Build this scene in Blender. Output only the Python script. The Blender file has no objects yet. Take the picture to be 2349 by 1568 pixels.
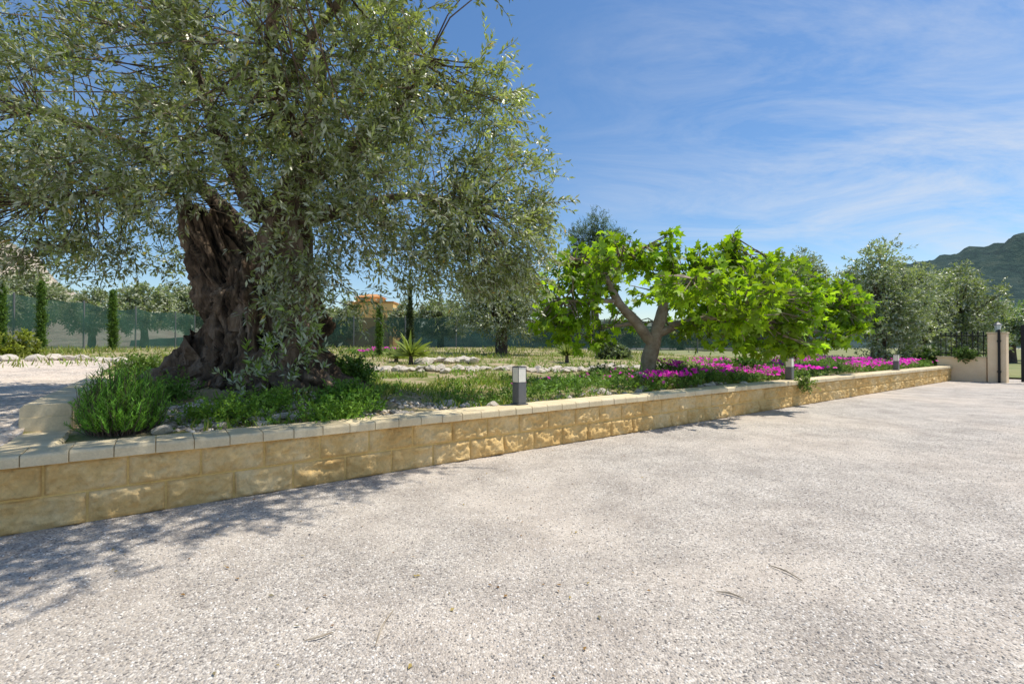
import bpy, bmesh, math, random
import numpy as np
from mathutils import Vector, noise

rg = np.random.default_rng(11); random.seed(11)
scene = bpy.context.scene
COL = scene.collection
FPX, CX, HV, CH = 1100.0, 1174.0, 793.0, 1.15
def W(u, v, Y): return np.array([(u-CX)/FPX*Y, Y, CH-(v-HV)/FPX*Y])
A = np.array([-3.10, 2.908]); d = np.array([.805, .5933]); nn = np.array([-.5933, .805])
TEND = 21.9
def P2(t, n): return A+t*d+n*nn
def TN(t, n, z): p = P2(t, n); return np.array([p[0], p[1], z])
def inv(x, y):
    q = np.array([x, y])-A; return q@d, q@nn
def sstep(x): x = np.clip(x, 0, 1); return x*x*(3-2*x)
def H(t, n):
    t = np.asarray(t, float); n = np.asarray(n, float)
    b = .42+.03*np.clip(n, 0, 20)
    b2 = b+.34*np.exp(-(((t-1.7)/1.5)**2+((n-2.5)/1.25)**2))+.12*np.exp(-(((t-8.1)/1.3)**2+((n-1.6)/.9)**2))
    w = sstep((t-.3)/1.0)
    b2 = b2+w*(.02*np.sin(2.3*t+1.1*n)+.018*np.sin(3.7*n-1.3*t)+.012*np.sin(7*t)*np.sin(6*n))
    l = (b+.09*np.exp(-((n-1.8)/2.2)**2))*sstep(n/1.15)
    return np.where(t < .06, l, b2)
def ground(x, y):
    t, n = inv(x, y); return float(H(t, n))
def nrm(v): return v/(np.linalg.norm(v, axis=-1, keepdims=True)+1e-9)

# ---------------------------------------------------------------- objects
def setp(o, label=None, cat=None, group=None, kind=None):
    if label: o['label'] = label
    if cat: o['category'] = cat
    if group: o['group'] = group
    if kind: o['kind'] = kind
    return o
def thing(name, label, cat, loc=(0, 0, 0), group=None):
    o = bpy.data.objects.new(name, None); COL.objects.link(o); o.location = [float(a) for a in loc]
    o.empty_display_size = .1
    return setp(o, label, cat, group)
def addobj(name, me, mat, parent=None):
    o = bpy.data.objects.new(name, me); COL.objects.link(o)
    me.materials.append(mat)
    if parent is not None:
        o.parent = parent; o.location = [-a for a in parent.location]
    return o
def npmesh(name, V, Fc, mat, parent=None, col=None, smooth=False):
    me = bpy.data.meshes.new(name); V = np.asarray(V, np.float32); Fc = np.asarray(Fc, np.int32)
    me.vertices.add(len(V)); me.vertices.foreach_set('co', V.ravel())
    nf, k = Fc.shape
    me.loops.add(nf*k); me.polygons.add(nf)
    me.polygons.foreach_set('loop_start', np.arange(nf, dtype=np.int32)*k)
    me.loops.foreach_set('vertex_index', Fc.ravel())
    me.update(calc_edges=True); me.validate()
    if col is not None:
        a = me.color_attributes.new('Col', 'FLOAT_COLOR', 'POINT')
        c4 = np.ones((len(V), 4), np.float32); c4[:, :3] = col
        a.data.foreach_set('color', c4.ravel())
    if smooth: me.polygons.foreach_set('use_smooth', np.ones(len(me.polygons), bool))
    return addobj(name, me, mat, parent)
class MB:
    def __init__(s): s.V = []; s.F = []
    def add(s, V, Fc):
        k = len(s.V); s.V += [tuple(float(c) for c in v) for v in V]; s.F += [tuple(int(i)+k for i in f) for f in Fc]; return s
    def box(s, c, size, ax=(1, 0), z=None):
        ax = np.array(ax); ay = np.array([-ax[1], ax[0]]); V = []
        for k in (-.5, .5):
            for i, j in ((-.5, -.5), (.5, -.5), (.5, .5), (-.5, .5)):
                p = np.array(c[:2])+ax*size[0]*i+ay*size[1]*j; V.append((p[0], p[1], c[2]+size[2]*k))
        return s.add(V, [(3, 2, 1, 0), (4, 5, 6, 7), (0, 1, 5, 4), (1, 2, 6, 5), (2, 3, 7, 6), (3, 0, 4, 7)])
    def tbox(s, t0, t1, n0, n1, z0, z1):
        p = P2((t0+t1)/2, (n0+n1)/2); return s.box((p[0], p[1], (z0+z1)/2), (t1-t0, n1-n0, z1-z0), d)
    def tube(s, pts, rad, sides=8, rough=0, rf=3.0, seed=0, cap=True, ridge=0):
        pts = np.asarray(pts, float); n = len(pts); T = nrm(np.gradient(pts, axis=0))
        up = np.array([0, 0, 1.]) if abs(T[0][2]) < .9 else np.array([1., 0, 0])
        X = np.cross(T[0], up); X /= np.linalg.norm(X); V = []
        for i in range(n):
            X = X-T[i]*(X@T[i]); X /= np.linalg.norm(X)+1e-9; Yv = np.cross(T[i], X)
            for j in range(sides):
                a = 2*math.pi*j/sides; dr = np.cos(a)*X+np.sin(a)*Yv; r = rad[i]
                if rough:
                    q = pts[i]+dr*r
                    r *= 1+rough*(noise.noise(Vector((q[0]*rf*2+seed, q[1]*rf*2, q[2]*rf*.45)))+.5*noise.noise(Vector((q[0]*rf*5, q[1]*rf*5+seed, q[2]*rf))))
                    if ridge: r *= 1+ridge*(.5-2*abs(noise.noise(Vector((math.cos(a)*2.2+seed, math.sin(a)*2.2, i/n*1.6)))))+ridge*.5*(.4-2*abs(noise.noise(Vector((math.cos(a)*5+seed, math.sin(a)*5, i/n*3)))))
                V.append(pts[i]+dr*r)
        Fc = [(i*sides+j, i*sides+(j+1) % sides, (i+1)*sides+(j+1) % sides, (i+1)*sides+j) for i in range(n-1) for j in range(sides)]
        if cap:
            V.append(pts[-1]-T[-1]*(rad[-1]*.5 if ridge else 0)); c = len(V)-1; b = (n-1)*sides
            Fc += [(b+j, b+(j+1) % sides, c) for j in range(sides)]
        return s.add(V, Fc)
    def build(s, name, mat, parent=None, bevel=0, smooth=False):
        me = bpy.data.meshes.new(name); me.from_pydata(s.V, [], s.F)
        if bevel:
            bm = bmesh.new(); bm.from_mesh(me)
            bmesh.ops.bevel(bm, geom=[e for e in bm.edges if e.calc_face_angle(0) > .5], offset=bevel, segments=2, affect='EDGES', clamp_overlap=True)
            bm.to_mesh(me); bm.free()
        me.update()
        if smooth: me.polygons.foreach_set('use_smooth', np.ones(len(me.polygons), bool))
        return addobj(name, me, mat, parent)
def cr(pts, k=6):
    pts = np.asarray(pts, float); P = np.vstack([2*pts[0]-pts[1], pts, 2*pts[-1]-pts[-2]]); out = []
    for i in range(1, len(P)-2):
        for s in np.linspace(0, 1, k, endpoint=False):
            a, b, c, e = P[i-1], P[i], P[i+1], P[i+2]
            out.append(.5*(2*b+(c-a)*s+(2*a-5*b+4*c-e)*s*s+(3*b-a-3*c+e)*s**3))
    out.append(pts[-1]); return np.array(out)
def ctube(mb, pts, r, k=6, **kw):
    p = cr(pts, k); rr = np.interp(np.linspace(0, 1, len(p)), np.linspace(0, 1, len(r)), r); return mb.tube(p, rr, **kw)

# ---------------------------------------------------------------- materials
def mk(name):
    m = bpy.data.materials.new(name); m.use_nodes = True; nt = m.node_tree; N = nt.nodes
    return m, nt, N['Principled BSDF'], N['Material Output']
def nd(nt, typ, **kw):
    n = nt.nodes.new(typ)
    for k, v in kw.items():
        if k in n.inputs: n.inputs[k].default_value = v
        else: setattr(n, k, v)
    return n
def ramp(nt, fac, stops):
    r = nt.nodes.new('ShaderNodeValToRGB'); e = r.color_ramp.elements
    while len(e) < len(stops): e.new(.5)
    for x, (p, c) in zip(e, stops): x.position = p; x.color = (*c, 1) if len(c) == 3 else c
    nt.links.new(fac, r.inputs[0]); return r.outputs[0]
def mix(nt, fac, a, b, mode='MIX'):
    m = nt.nodes.new('ShaderNodeMix'); m.data_type = 'RGBA'; m.blend_type = mode
    for s, v in ((m.inputs[0], fac), (m.inputs[6], a), (m.inputs[7], b)):
        if hasattr(v, 'is_linked'): nt.links.new(v, s)
        else: s.default_value = v if isinstance(v, (int, float)) else (*v, 1)
    return m.outputs[2]
def plain(name, c, rough=.6, metal=0):
    m, nt, b, o = mk(name); b.inputs['Base Color'].default_value = (*c, 1); b.inputs['Roughness'].default_value = rough; b.inputs['Metallic'].default_value = metal
    n = nd(nt, 'ShaderNodeTexNoise', Scale=30.0, Detail=3.0); tc = nd(nt, 'ShaderNodeTexCoord'); nt.links.new(tc.outputs['Object'], n.inputs['Vector'])
    c2 = tuple(x*.75 for x in c); nt.links.new(mix(nt, n.outputs['Fac'], c, c2), b.inputs['Base Color']); return m
def stone(name, cols, scale=4, bump=.4, bscale=40, rough=.85, dist=.01, stretch=None, vcol=False):
    m, nt, b, o = mk(name); tc = nd(nt, 'ShaderNodeTexCoord'); vec = tc.outputs['Object']
    if stretch:
        mp = nd(nt, 'ShaderNodeMapping'); mp.inputs['Scale'].default_value = stretch; nt.links.new(vec, mp.inputs[0]); vec = mp.outputs[0]
    n1 = nd(nt, 'ShaderNodeTexNoise', Scale=float(scale), Detail=4.0, Roughness=.65); nt.links.new(vec, n1.inputs['Vector'])
    n2 = nd(nt, 'ShaderNodeTexNoise', Scale=float(bscale), Detail=4.0, Roughness=.7); nt.links.new(vec, n2.inputs['Vector'])
    k = len(cols); c = ramp(nt, n1.outputs['Fac'], [(.3+.4*i/(k-1), cc) for i, cc in enumerate(cols)])
    c = mix(nt, .5, c, mix(nt, n2.outputs['Fac'], (.45, .45, .45), (1.6, 1.6, 1.6)), 'MULTIPLY')
    if vcol:
        at = nd(nt, 'ShaderNodeAttribute', attribute_name='Col'); c = mix(nt, 1.0, c, at.outputs['Color'], 'MULTIPLY')
    nt.links.new(c, b.inputs['Base Color']); b.inputs['Roughness'].default_value = rough; b.inputs['Specular IOR Level'].default_value = .3
    bp = nd(nt, 'ShaderNodeBump', Strength=float(bump), Distance=dist); nt.links.new(n2.outputs['Fac'], bp.inputs['Height']); nt.links.new(bp.outputs[0], b.inputs['Normal'])
    return m
def leafmat(name, trans=.35, rough=.5, back=None, tint=(1.2, 1.3, .6), spec=.4):
    m, nt, b, o = mk(name); at = nd(nt, 'ShaderNodeAttribute', attribute_name='Col'); c = at.outputs['Color']
    if back:
        g = nd(nt, 'ShaderNodeNewGeometry'); c = mix(nt, g.outputs['Backfacing'], c, back)
    nt.links.new(c, b.inputs['Base Color']); b.inputs['Roughness'].default_value = rough; b.inputs['Specular IOR Level'].default_value = spec
    if trans > 0:
        tr = nd(nt, 'ShaderNodeBsdfTranslucent'); nt.links.new(mix(nt, 1.0, at.outputs['Color'], tint, 'MULTIPLY'), tr.inputs['Color'])
        ms = nd(nt, 'ShaderNodeMixShader'); ms.inputs[0].default_value = trans
        nt.links.new(b.outputs[0], ms.inputs[1]); nt.links.new(tr.outputs[0], ms.inputs[2]); nt.links.new(ms.outputs[0], o.inputs['Surface'])
    return m
def gravelmat(name, tint=(1, 1, 1), scale=112.0):
    m, nt, b, o = mk(name); tc = nd(nt, 'ShaderNodeTexCoord'); vec = tc.outputs['Object']
    v1 = nd(nt, 'ShaderNodeTexVoronoi', Scale=scale); nt.links.new(vec, v1.inputs['Vector'])
    sp = nd(nt, 'ShaderNodeSeparateColor'); nt.links.new(v1.outputs['Color'], sp.inputs[0])
    T = lambda c: tuple(a*b_ for a, b_ in zip(c, tint))
    c = ramp(nt, sp.outputs[0], [(0, T((.22, .205, .195))), (.18, T((.37, .345, .325))), (.42, T((.51, .46, .41))), (.62, T((.43, .40, .375))), (.82, T((.59, .55, .51))), (1, T((.73, .70, .665)))])
    big = nd(nt, 'ShaderNodeTexNoise', Scale=.4, Detail=3.0, Roughness=.6, Distortion=.4); nt.links.new(vec, big.inputs['Vector'])
    f = ramp(nt, big.outputs['Fac'], [(.44, (0, 0, 0)), (.62, (.6, .6, .6))])
    c = mix(nt, f, c, T((.60, .53, .465)))
    med = nd(nt, 'ShaderNodeTexNoise', Scale=1.9, Detail=4.0, Roughness=.72); nt.links.new(vec, med.inputs['Vector'])
    c = mix(nt, 1.0, c, ramp(nt, med.outputs['Fac'], [(.32, (.76, .74, .725)), (.60, (1.07, 1.06, 1.04))]), 'MULTIPLY')
    nt.links.new(c, b.inputs['Base Color']); b.inputs['Roughness'].default_value = .9; b.inputs['Specular IOR Level'].default_value = .2
    bp = nd(nt, 'ShaderNodeBump', Strength=.8, Distance=.008, invert=True); nt.links.new(v1.outputs['Distance'], bp.inputs['Height'])
    nt.links.new(bp.outputs[0], b.inputs['Normal']); return m

M = {}
M['gravel'] = gravelmat('gravel_stones')
M['path'] = gravelmat('path_gravel', (1.18, 1.12, 1.05), 50.0)
M['soil'] = stone('garden_soil', [(.27, .185, .11), (.17, .20, .05), (.43, .33, .22), (.19, .23, .06)], 1.3, .8, 22, .95, .03)
M['field'] = stone('field_grass', [(.14, .18, .055), (.24, .24, .10), (.13, .17, .05)], .2, .3, 4)
M['block'] = stone('split_face_block', [(.55, .345, .125), (.70, .48, .20), (.77, .59, .32)], 2.2, .9, 38, .9, .012)
M['mortar'] = stone('yellow_mortar', [(.70, .48, .17), (.78, .56, .22)], 6, .4, 60)
M['coping'] = stone('cream_coping', [(.56, .46, .29), (.66, .555, .365), (.72, .62, .43)], 3, .25, 70, .8, .004)
BK = [(.05, .034, .023), (.135, .097, .068), (.32, .255, .195)]
M['bark'] = stone('olive_bark', BK, 3.5, 1.0, 14, .95, .04, (1, 1, .22))
M['barkcol'] = stone('olive_trunk_bark', BK, 6.0, 1.0, 26, .95, .07, (1, 1, .2), True)
M['figbark'] = stone('fig_bark', [(.18, .135, .095), (.30, .24, .18), (.40, .34, .28)], 5, .7, 30, .85, .012)
M['darkbark'] = stone('dark_bark', [(.06, .045, .035), (.14, .105, .08)], 4, .8, 14)
M['rock'] = stone('limestone_rock', [(.44, .38, .30), (.60, .54, .46), (.72, .67, .60)], 6, .7, 25, .9, .02)
M['olive'] = leafmat('olive_leaf', .33, .38, (.50, .53, .39), (1.5, 1.5, .6), .55)
M['fig'] = leafmat('fig_leaf', .5, .45, None, (1.5, 1.5, .35), .4)
M['leaf'] = leafmat('garden_leaf', .33, .55)
M['flower'] = leafmat('flower_petal', .5, .5, None, (1.15, 1.2, 1.25))
M['cream'] = stone('cream_render', [(.80, .61, .38), (.86, .69, .47)], 2, .2, 60)
M['iron'] = plain('black_iron', (.012, .012, .013), .5, .3)
M['grey'] = plain('grey_metal', (.17, .175, .18), .5, .2)
M['lampglass'] = plain('opal_glass', (.96, .93, .80), .3)
M['cap'] = plain('dark_cap', (.09, .09, .095), .5)
M['glass'] = plain('lantern_glass', (.55, .65, .66), .1)
M['orange'] = stone('ochre_render', [(.84, .50, .17), (.90, .60, .24)], 1, .1, 20)
M['terra'] = stone('terracotta', [(.50, .24, .09), (.62, .33, .14)], 3, .3, 20)
M['brickdark'] = stone('rubble_stone', [(.34, .22, .13), (.48, .34, .22)], 5, .5, 20)
M['pebble'] = leafmat('pebble_surface', 0.0, .85, None, (1, 1, 1), .25)
M['twig'] = stone('dry_twig', [(.26, .21, .15), (.46, .40, .32)], 20, .3, 60)
m, nt, b, o = mk('green_mesh'); M['mesh'] = m
b.inputs['Roughness'].default_value = .7
tc = nd(nt, 'ShaderNodeTexCoord'); n_ = nd(nt, 'ShaderNodeTexNoise', Scale=1.2, Detail=4.0); nt.links.new(tc.outputs['Object'], n_.inputs['Vector'])
nt.links.new(ramp(nt, n_.outputs['Fac'], [(.3, (.006, .038, .026)), (.7, (.025, .088, .06))]), b.inputs['Base Color'])
tr = nd(nt, 'ShaderNodeBsdfTransparent'); ms = nd(nt, 'ShaderNodeMixShader'); ms.inputs[0].default_value = .24
nt.links.new(b.outputs[0], ms.inputs[1]); nt.links.new(tr.outputs[0], ms.inputs[2]); nt.links.new(ms.outputs[0], o.inputs['Surface'])
M['hillg'] = stone('wooded_slope', [(.008, .034, .04), (.024, .066, .06), (.07, .11, .088)], .06, .9, .25, .95, 8)  # distance haze is put into these bluish base colours
M['hillt'] = stone('rocky_slope', [(.26, .25, .2), (.48, .41, .33), (.58, .51, .42)], .03, .8, .15, .95, 6)

# ---------------------------------------------------------------- leaves
DIAM = np.array([(0, 0, 0), (.45, .15, .03), (1, 0, -.04), (.45, -.15, .03)])
WIDE = np.array([(0, 0, 0), (.4, .26, .05), (1, 0, -.12), (.4, -.26, .05)])
NEED = np.array([(0, .03, 0), (0, -.03, 0), (.6, -.025, .03), (1, 0, 0)])
BLADE = np.array([(0, .035, 0), (0, -.035, 0), (.6, -.022, .05), (1, 0, -.08)])
h_ = [(.04, .16, .02), (.20, .40, -.04), (.36, .19, .02), (.66, .38, -.10), (.64, .14, 0)]
FIGL = np.array([(0, 0, 0)]+h_+[(1.0, 0, -.2)]+[(x, -y, z) for x, y, z in h_[::-1]])
ang = np.arange(14)*2*math.pi/14
STAR = np.stack([np.cos(ang)*np.where(np.arange(14) % 2, .34, .5), np.sin(ang)*np.where(np.arange(14) % 2, .34, .5), np.where(np.arange(14) % 2, 0., .05)], 1)
def leafgeo(P, D, L, shape, updev=.6, up=None):
    n = len(P); U = (np.array([0, 0, 1.]) if up is None else up)+rg.normal(size=(n, 3))*updev
    S = nrm(np.cross(U, D)); Nn = np.cross(D, S); L = np.asarray(L).reshape(-1, 1, 1)
    V = P[:, None, :]+L*(shape[None, :, 0:1]*D[:, None, :]+shape[None, :, 1:2]*S[:, None, :]+shape[None, :, 2:3]*Nn[:, None, :])
    k = len(shape); return V.reshape(-1, 3), np.arange(n*k).reshape(n, k)
def foliage(C, ctr, ntw, nlf, tl, outw=.7, up=.1, droop=.3, spread=.1, c=(.1, .14, .05), cv=.2, clv=.25, c2=None, c2p=0.0, ang=.8):
    C = np.asarray(C, float); n = len(C)*ntw
    O = np.repeat(C, ntw, 0)+rg.normal(size=(n, 3))*spread
    ct = np.repeat(np.asarray(ctr, float).reshape(-1, 3) if np.ndim(ctr) > 1 else np.tile(ctr, (len(C), 1)), ntw, 0)
    Dt = nrm(nrm(O-ct)*outw+rg.normal(size=(n, 3))*.55+np.array([0, 0, up]))
    ln = tl*rg.uniform(.5, 1.35, (n, 1, 1)); s = (np.linspace(.1, 1, nlf)[None, :, None]+rg.normal(size=(n, nlf, 1))*.03)
    z = np.array([0, 0, 1.])
    P = O[:, None]+Dt[:, None]*ln*s-z*droop*ln*s*s
    T = nrm(Dt[:, None]-z*2*droop*s)
    per = nrm(np.cross(T, rg.normal(size=(n, nlf, 3))))
    D = nrm(T*.75+per*ang).reshape(-1, 3)
    cl = np.repeat(1+clv*rg.uniform(-1, 1, (len(C), 1)), ntw*nlf, 0); lf = 1+cv*rg.uniform(-1, 1, (n*nlf, 1))
    col = np.array(c)*cl*lf
    if c2 is not None:
        q = rg.random(n*nlf) < c2p; col[q] = np.array(c2)*lf[q]
    tw = (O, Dt, ln[:, 0, 0], droop)
    return P.reshape(-1, 3), D, col, tw
def leafobj(name, mat, parent, P, D, col, L, shape, updev=.6):
    Ls = L*rg.uniform(.65, 1.25, len(P)); V, Fc = leafgeo(P, D, Ls, shape, updev)
    return npmesh(name, V, Fc, mat, parent, np.repeat(col, len(shape), 0))
def lobes_pts(lobes, dens, out_=1.0):
    out = []; ctr = []
    for (c, r, w) in lobes:
        k = max(3, int(dens*w*(r[0]*r[1]+r[1]*r[2]+r[0]*r[2])))
        q = nrm(rg.normal(size=(k, 3)))*(rg.uniform(.25, 1, (k, 1))**.45)*rg.uniform(1, out_, (k, 1)); out.append(np.array(c)+q*np.array(r)); ctr.append(np.tile(c, (k, 1)))
    return np.vstack(out), np.vstack(ctr)
def twigmesh(name, mat, parent, segs):
    a = np.array([s[0] for s in segs]); b_ = np.array([s[1] for s in segs]); ra = np.array([s[2] for s in segs])[:, None]; rb = np.array([s[3] for s in segs])[:, None]
    mid = (a+b_)/2+rg.normal(size=a.shape)*.06*np.linalg.norm(b_-a, axis=1, keepdims=True)
    T = nrm(b_-a); X = nrm(np.cross(T, np.array([.3, .2, 1.]))); Yv = np.cross(T, X); V = []
    for p, r in ((a, ra), (mid, (ra+rb)/2), (b_, rb)):
        for j in range(3):
            an = 2*math.pi*j/3; V.append(p+r*(math.cos(an)*X+math.sin(an)*Yv))
    V = np.stack(V, 1); n = len(a); base = np.arange(n)[:, None, None]*9
    q = np.array([[i*3+j, i*3+(j+1) % 3, (i+1)*3+(j+1) % 3, (i+1)*3+j] for i in range(2) for j in range(3)])[None]
    return npmesh(name, V.reshape(-1, 3), (base+q).reshape(-1, 4), mat, parent)

# ---------------------------------------------------------------- setting
mb = MB(); s_ = 700
mb.add([(-s_, -60, 0), (s_, -60, 0), (s_, s_, 0), (-s_, s_, 0)], [(0, 1, 2, 3)])
setp(mb.build('gravel_ground', M['gravel']), 'wide pale grey gravel driveway in the foreground', 'gravel', kind='structure')
def sheet(name, ts, ns, mat, dz=0):
    T, Nn = np.meshgrid(ts, ns); X = A[0]+T*d[0]+Nn*nn[0]; Y = A[1]+T*d[1]+Nn*nn[1]; Z = H(T, Nn)+dz
    V = np.stack([X, Y, Z], -1).reshape(-1, 3); a, b_ = T.shape; i = np.arange(a*b_).reshape(a, b_)
    Fc = np.stack([i[:-1, :-1], i[:-1, 1:], i[1:, 1:], i[1:, :-1]], -1).reshape(-1, 4)
    return npmesh(name, V, Fc, mat, None, None, True)
ts = np.concatenate([np.arange(-60, -2, 2.), np.arange(-2, 0, .25), [.04, .08], np.arange(.25, 21.7, .2), [21.8]])
ns = np.concatenate([np.arange(.24, 14, .2), np.arange(14, 24, .5), np.arange(24, 70, 4)])
setp(sheet('garden_ground', ts, ns, M['soil']), 'brown and grassy garden soil behind the block wall', 'ground', kind='structure')
setp(sheet('gravel_path', np.concatenate([np.arange(-24, -.1, .5), [-.05]]), np.arange(.05, 12.6, .2), M['path'], .03), 'pale gravel path left of the raised bed', 'path', kind='structure')
V = []; 
for t_, n_ in ((-700, 66), (21.8, 66), (21.8, 700), (-700, 700)): V.append(TN(t_, n_, .98))
setp(MB().add(V, [(0, 1, 2, 3)]).build('field', M['field']), 'far green field beyond the garden', 'field', kind='structure')
V = [TN(24.5, -2, .06), TN(24.5, 80, .06), TN(200, 80, .3), TN(200, -2, .3)]
setp(MB().add(V, [(3, 2, 1, 0)]).build('roadside_verge', M['field']), 'grassy verge beyond the gate', 'verge', kind='structure')
def hill(name, label, prof, D0, D1, mat, sd):
    us = np.array([p[0] for p in prof], float); vs = np.array([p[1] for p in prof], float)
    uu = np.linspace(us[0], us[-1], 120); vv = np.interp(uu, us, vs); ny = 34; V = []
    for j in range(ny+8):
        s = j/ny
        for u, v in zip(uu, vv):
            top = W(u, v, D1); hz = top[2]; k = (u-CX)/FPX
            Y = D0+(D1-D0)*s
            f = sstep(min(s, 1)) if s <= 1 else max(0, 1-(s-1)*2.2)
            z = hz*f
            z += hz*.12*f*noise.fractal(Vector((k*11+sd, s*5, .3)), .9, 2., 6)*(1 if s < 1 else .5)
            V.append((k*Y, Y, z))
    nu = len(uu); Fc = [(j*nu+i, j*nu+i+1, (j+1)*nu+i+1, (j+1)*nu+i) for j in range(ny+7) for i in range(nu-1)]
    o = npmesh(name, V, Fc, mat, None, None, True); return setp(o, label, 'hill', kind='structure')
hill('wooded_hill', 'dark wooded mountain rising at the right edge', [(1850, 700), (1960, 645), (2060, 616), (2130, 604), (2200, 592), (2270, 568), (2349, 545), (2500, 505), (2750, 460), (3200, 560)], 320, 800, M['hillg'], 3)
hill('rocky_hill', 'pale rocky mountain behind the left fence', [(-700, 420), (-350, 470), (-60, 545), (20, 572), (70, 600), (110, 640), (220, 700), (420, 770)], 300, 620, M['hillt'], 9)
hill('low_hill', 'low bluish ridge along the far horizon', [(300, 780), (700, 760), (1100, 752), (1400, 745), (1700, 752), (2000, 735), (2200, 715), (2500, 700), (2900, 690)], 240, 420, M['hillg'], 21)

# ---------------------------------------------------------------- front retaining wall
wall = thing('retaining_wall', 'long low sand coloured split face block wall along the gravel', 'wall', TN(0, 0, 0))
V = []; Fc = []; BL = .417
def blockface(t0, t1, z0, z1, sd):
    nx, nz = 24, 12; k = len(V); lean = random.uniform(-.003, .006)
    for j in range(nz+1):
        for i in range(nx+1):
            a, b_ = i/nx, j/nz; e = min(a, 1-a)*(t1-t0); g = min(b_, 1-b_)*(z1-z0); ed = min(1, min(e, g)/.010)
            t = t0+(t1-t0)*a; z = z0+(z1-z0)*b_
            q = Vector((t*7+sd, z*9, sd*.7)); p = .020+.026*noise.fractal(q, .72, 2., 5)+.010*abs(noise.noise(q*.5))+.019*noise.noise(q*3.2)+.015*noise.noise(q*7)+lean
            V.append(TN(t, -max(.004, p*ed), z))
    for j in range(nz):
        for i in range(nx):
            a = k+j*(nx+1)+i; Fc.append((a, a+1, a+nx+2, a+nx+1))
for c, (z0, z1, off) in enumerate(((.0, .196, .40), (.210, .406, .19))):
    t = off-BL*2
    while t < TEND:
        a, b_ = max(t+.007, -.1), min(t+BL-.007, TEND)
        if b_-a > .03: blockface(a, b_, z0, z1, random.uniform(0, 90))
        t += BL
npmesh('block_courses', V, Fc, M['block'], wall, None, False)
MB().tbox(-.1, TEND, -.001, .2, -.05, .405).build('mortar_bed', M['mortar'], wall)
PROF = [(-.055, .412), (-.055, .466), (-.049, .478), (-.038, .484), (.252, .487), (.262, .478), (.262, .412)]
def coping(mb, f, s0, s1, step, prof, zoff=0):
    s = s0
    while s < s1-.02:
        e = min(s+step, s1); jz = random.uniform(-.0018, .0018)+zoff; jn = random.uniform(-.003, .003); V = []; m_ = len(prof)
        for q, sh in ((s+.002, .003), (s+.005, 0), (e-.005, 0), (e-.002, .003)):
            for (a, z) in prof: V.append(f(q, a+jn+(sh if a < .1 else -sh), z+jz-(sh if z > .45 else 0)))
        Fc = [tuple(range(m_))[::-1], tuple(range(3*m_, 4*m_))]
        for b_ in range(3):
            for i in range(m_): Fc.append((b_*m_+i, b_*m_+(i+1) % m_, (b_+1)*m_+(i+1) % m_, (b_+1)*m_+i))
        mb.add(V, [t_[::-1] for t_ in Fc]); s = e
mb = MB(); coping(mb, lambda q, a, z: TN(q, a, z), -.13, TEND, .222, PROF); mb.build('coping', M['coping'], wall)
MB().tbox(-.12, TEND-.01, -.03, .24, .406, .468).build('coping_bed', M['mortar'], wall)

# side wall of the raised bed
sw = thing('side_wall', 'stepped cream capped side wall at the left end of the bed', 'wall', TN(.06, .3, 0))
MB().tbox(-.06, .19, .22, 1.02, -.05, .408).build('low_body', M['block'], sw)
mb = MB(); PR2 = [(-.085, .412), (-.085, .462), (-.065, .484), (.205, .484), (.225, .462), (.225, .412)]
coping(mb, lambda q, a, z: TN(a, q, z), .27, 1.0, .24, PR2); mb.build('low_coping', M['coping'], sw)
MB().tbox(-.06, .19, 1.02, 5.6, -.05, .615).build('raised_body', M['coping'], sw)
mb = MB(); PR3 = [(-.085, .60), (-.085, .665), (-.06, .695), (.19, .695), (.215, .665), (.215, .60)]
coping(mb, lambda q, a, z: TN(a, q, z), 1.0, 5.6, .5, PR3); mb.build('raised_coping', M['coping'], sw)
MB().tbox(-.085, .215, .985, 1.3, .40, .598).build('end_block', M['coping'], sw, .006)

# ---------------------------------------------------------------- bollard lights
def bollard(label, t):
    c = TN(t, .17, .487); b_ = thing('bollard_light', label, 'bollard light', c, 'bollard lights on the coping')
    x, y, z = c
    MB().box((x, y, z+.006), (.15, .15, .012), d).build('base_plate', M['grey'], b_, .003)
    MB().box((x, y, z+.131), (.118, .118, .238), d).build('shaft', M['grey'], b_, .006)
    MB().box((x, y, z+.336), (.112, .112, .17), d).build('lamp_glass', M['lampglass'], b_, .006)
    MB().box((x, y, z+.427), (.122, .122, .010), d).build('cap', M['cap'], b_, .003)
    for i in (-1, 1):
        for j in (-1, 1):
            p = np.array([x, y])+d*i*.056+nn*j*.056; MB().box((p[0], p[1], z+.336), (.005, .005, .17), d).build('corner_rod', M['cap'], b_)
bollard('square bollard light with white lamp, nearest and largest of three on the coping', 4.08)
bollard('middle bollard light on the coping below the fig foliage', 10.75)
bollard('far bollard light on the coping among pink flowers near the gate', 17.1)

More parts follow.
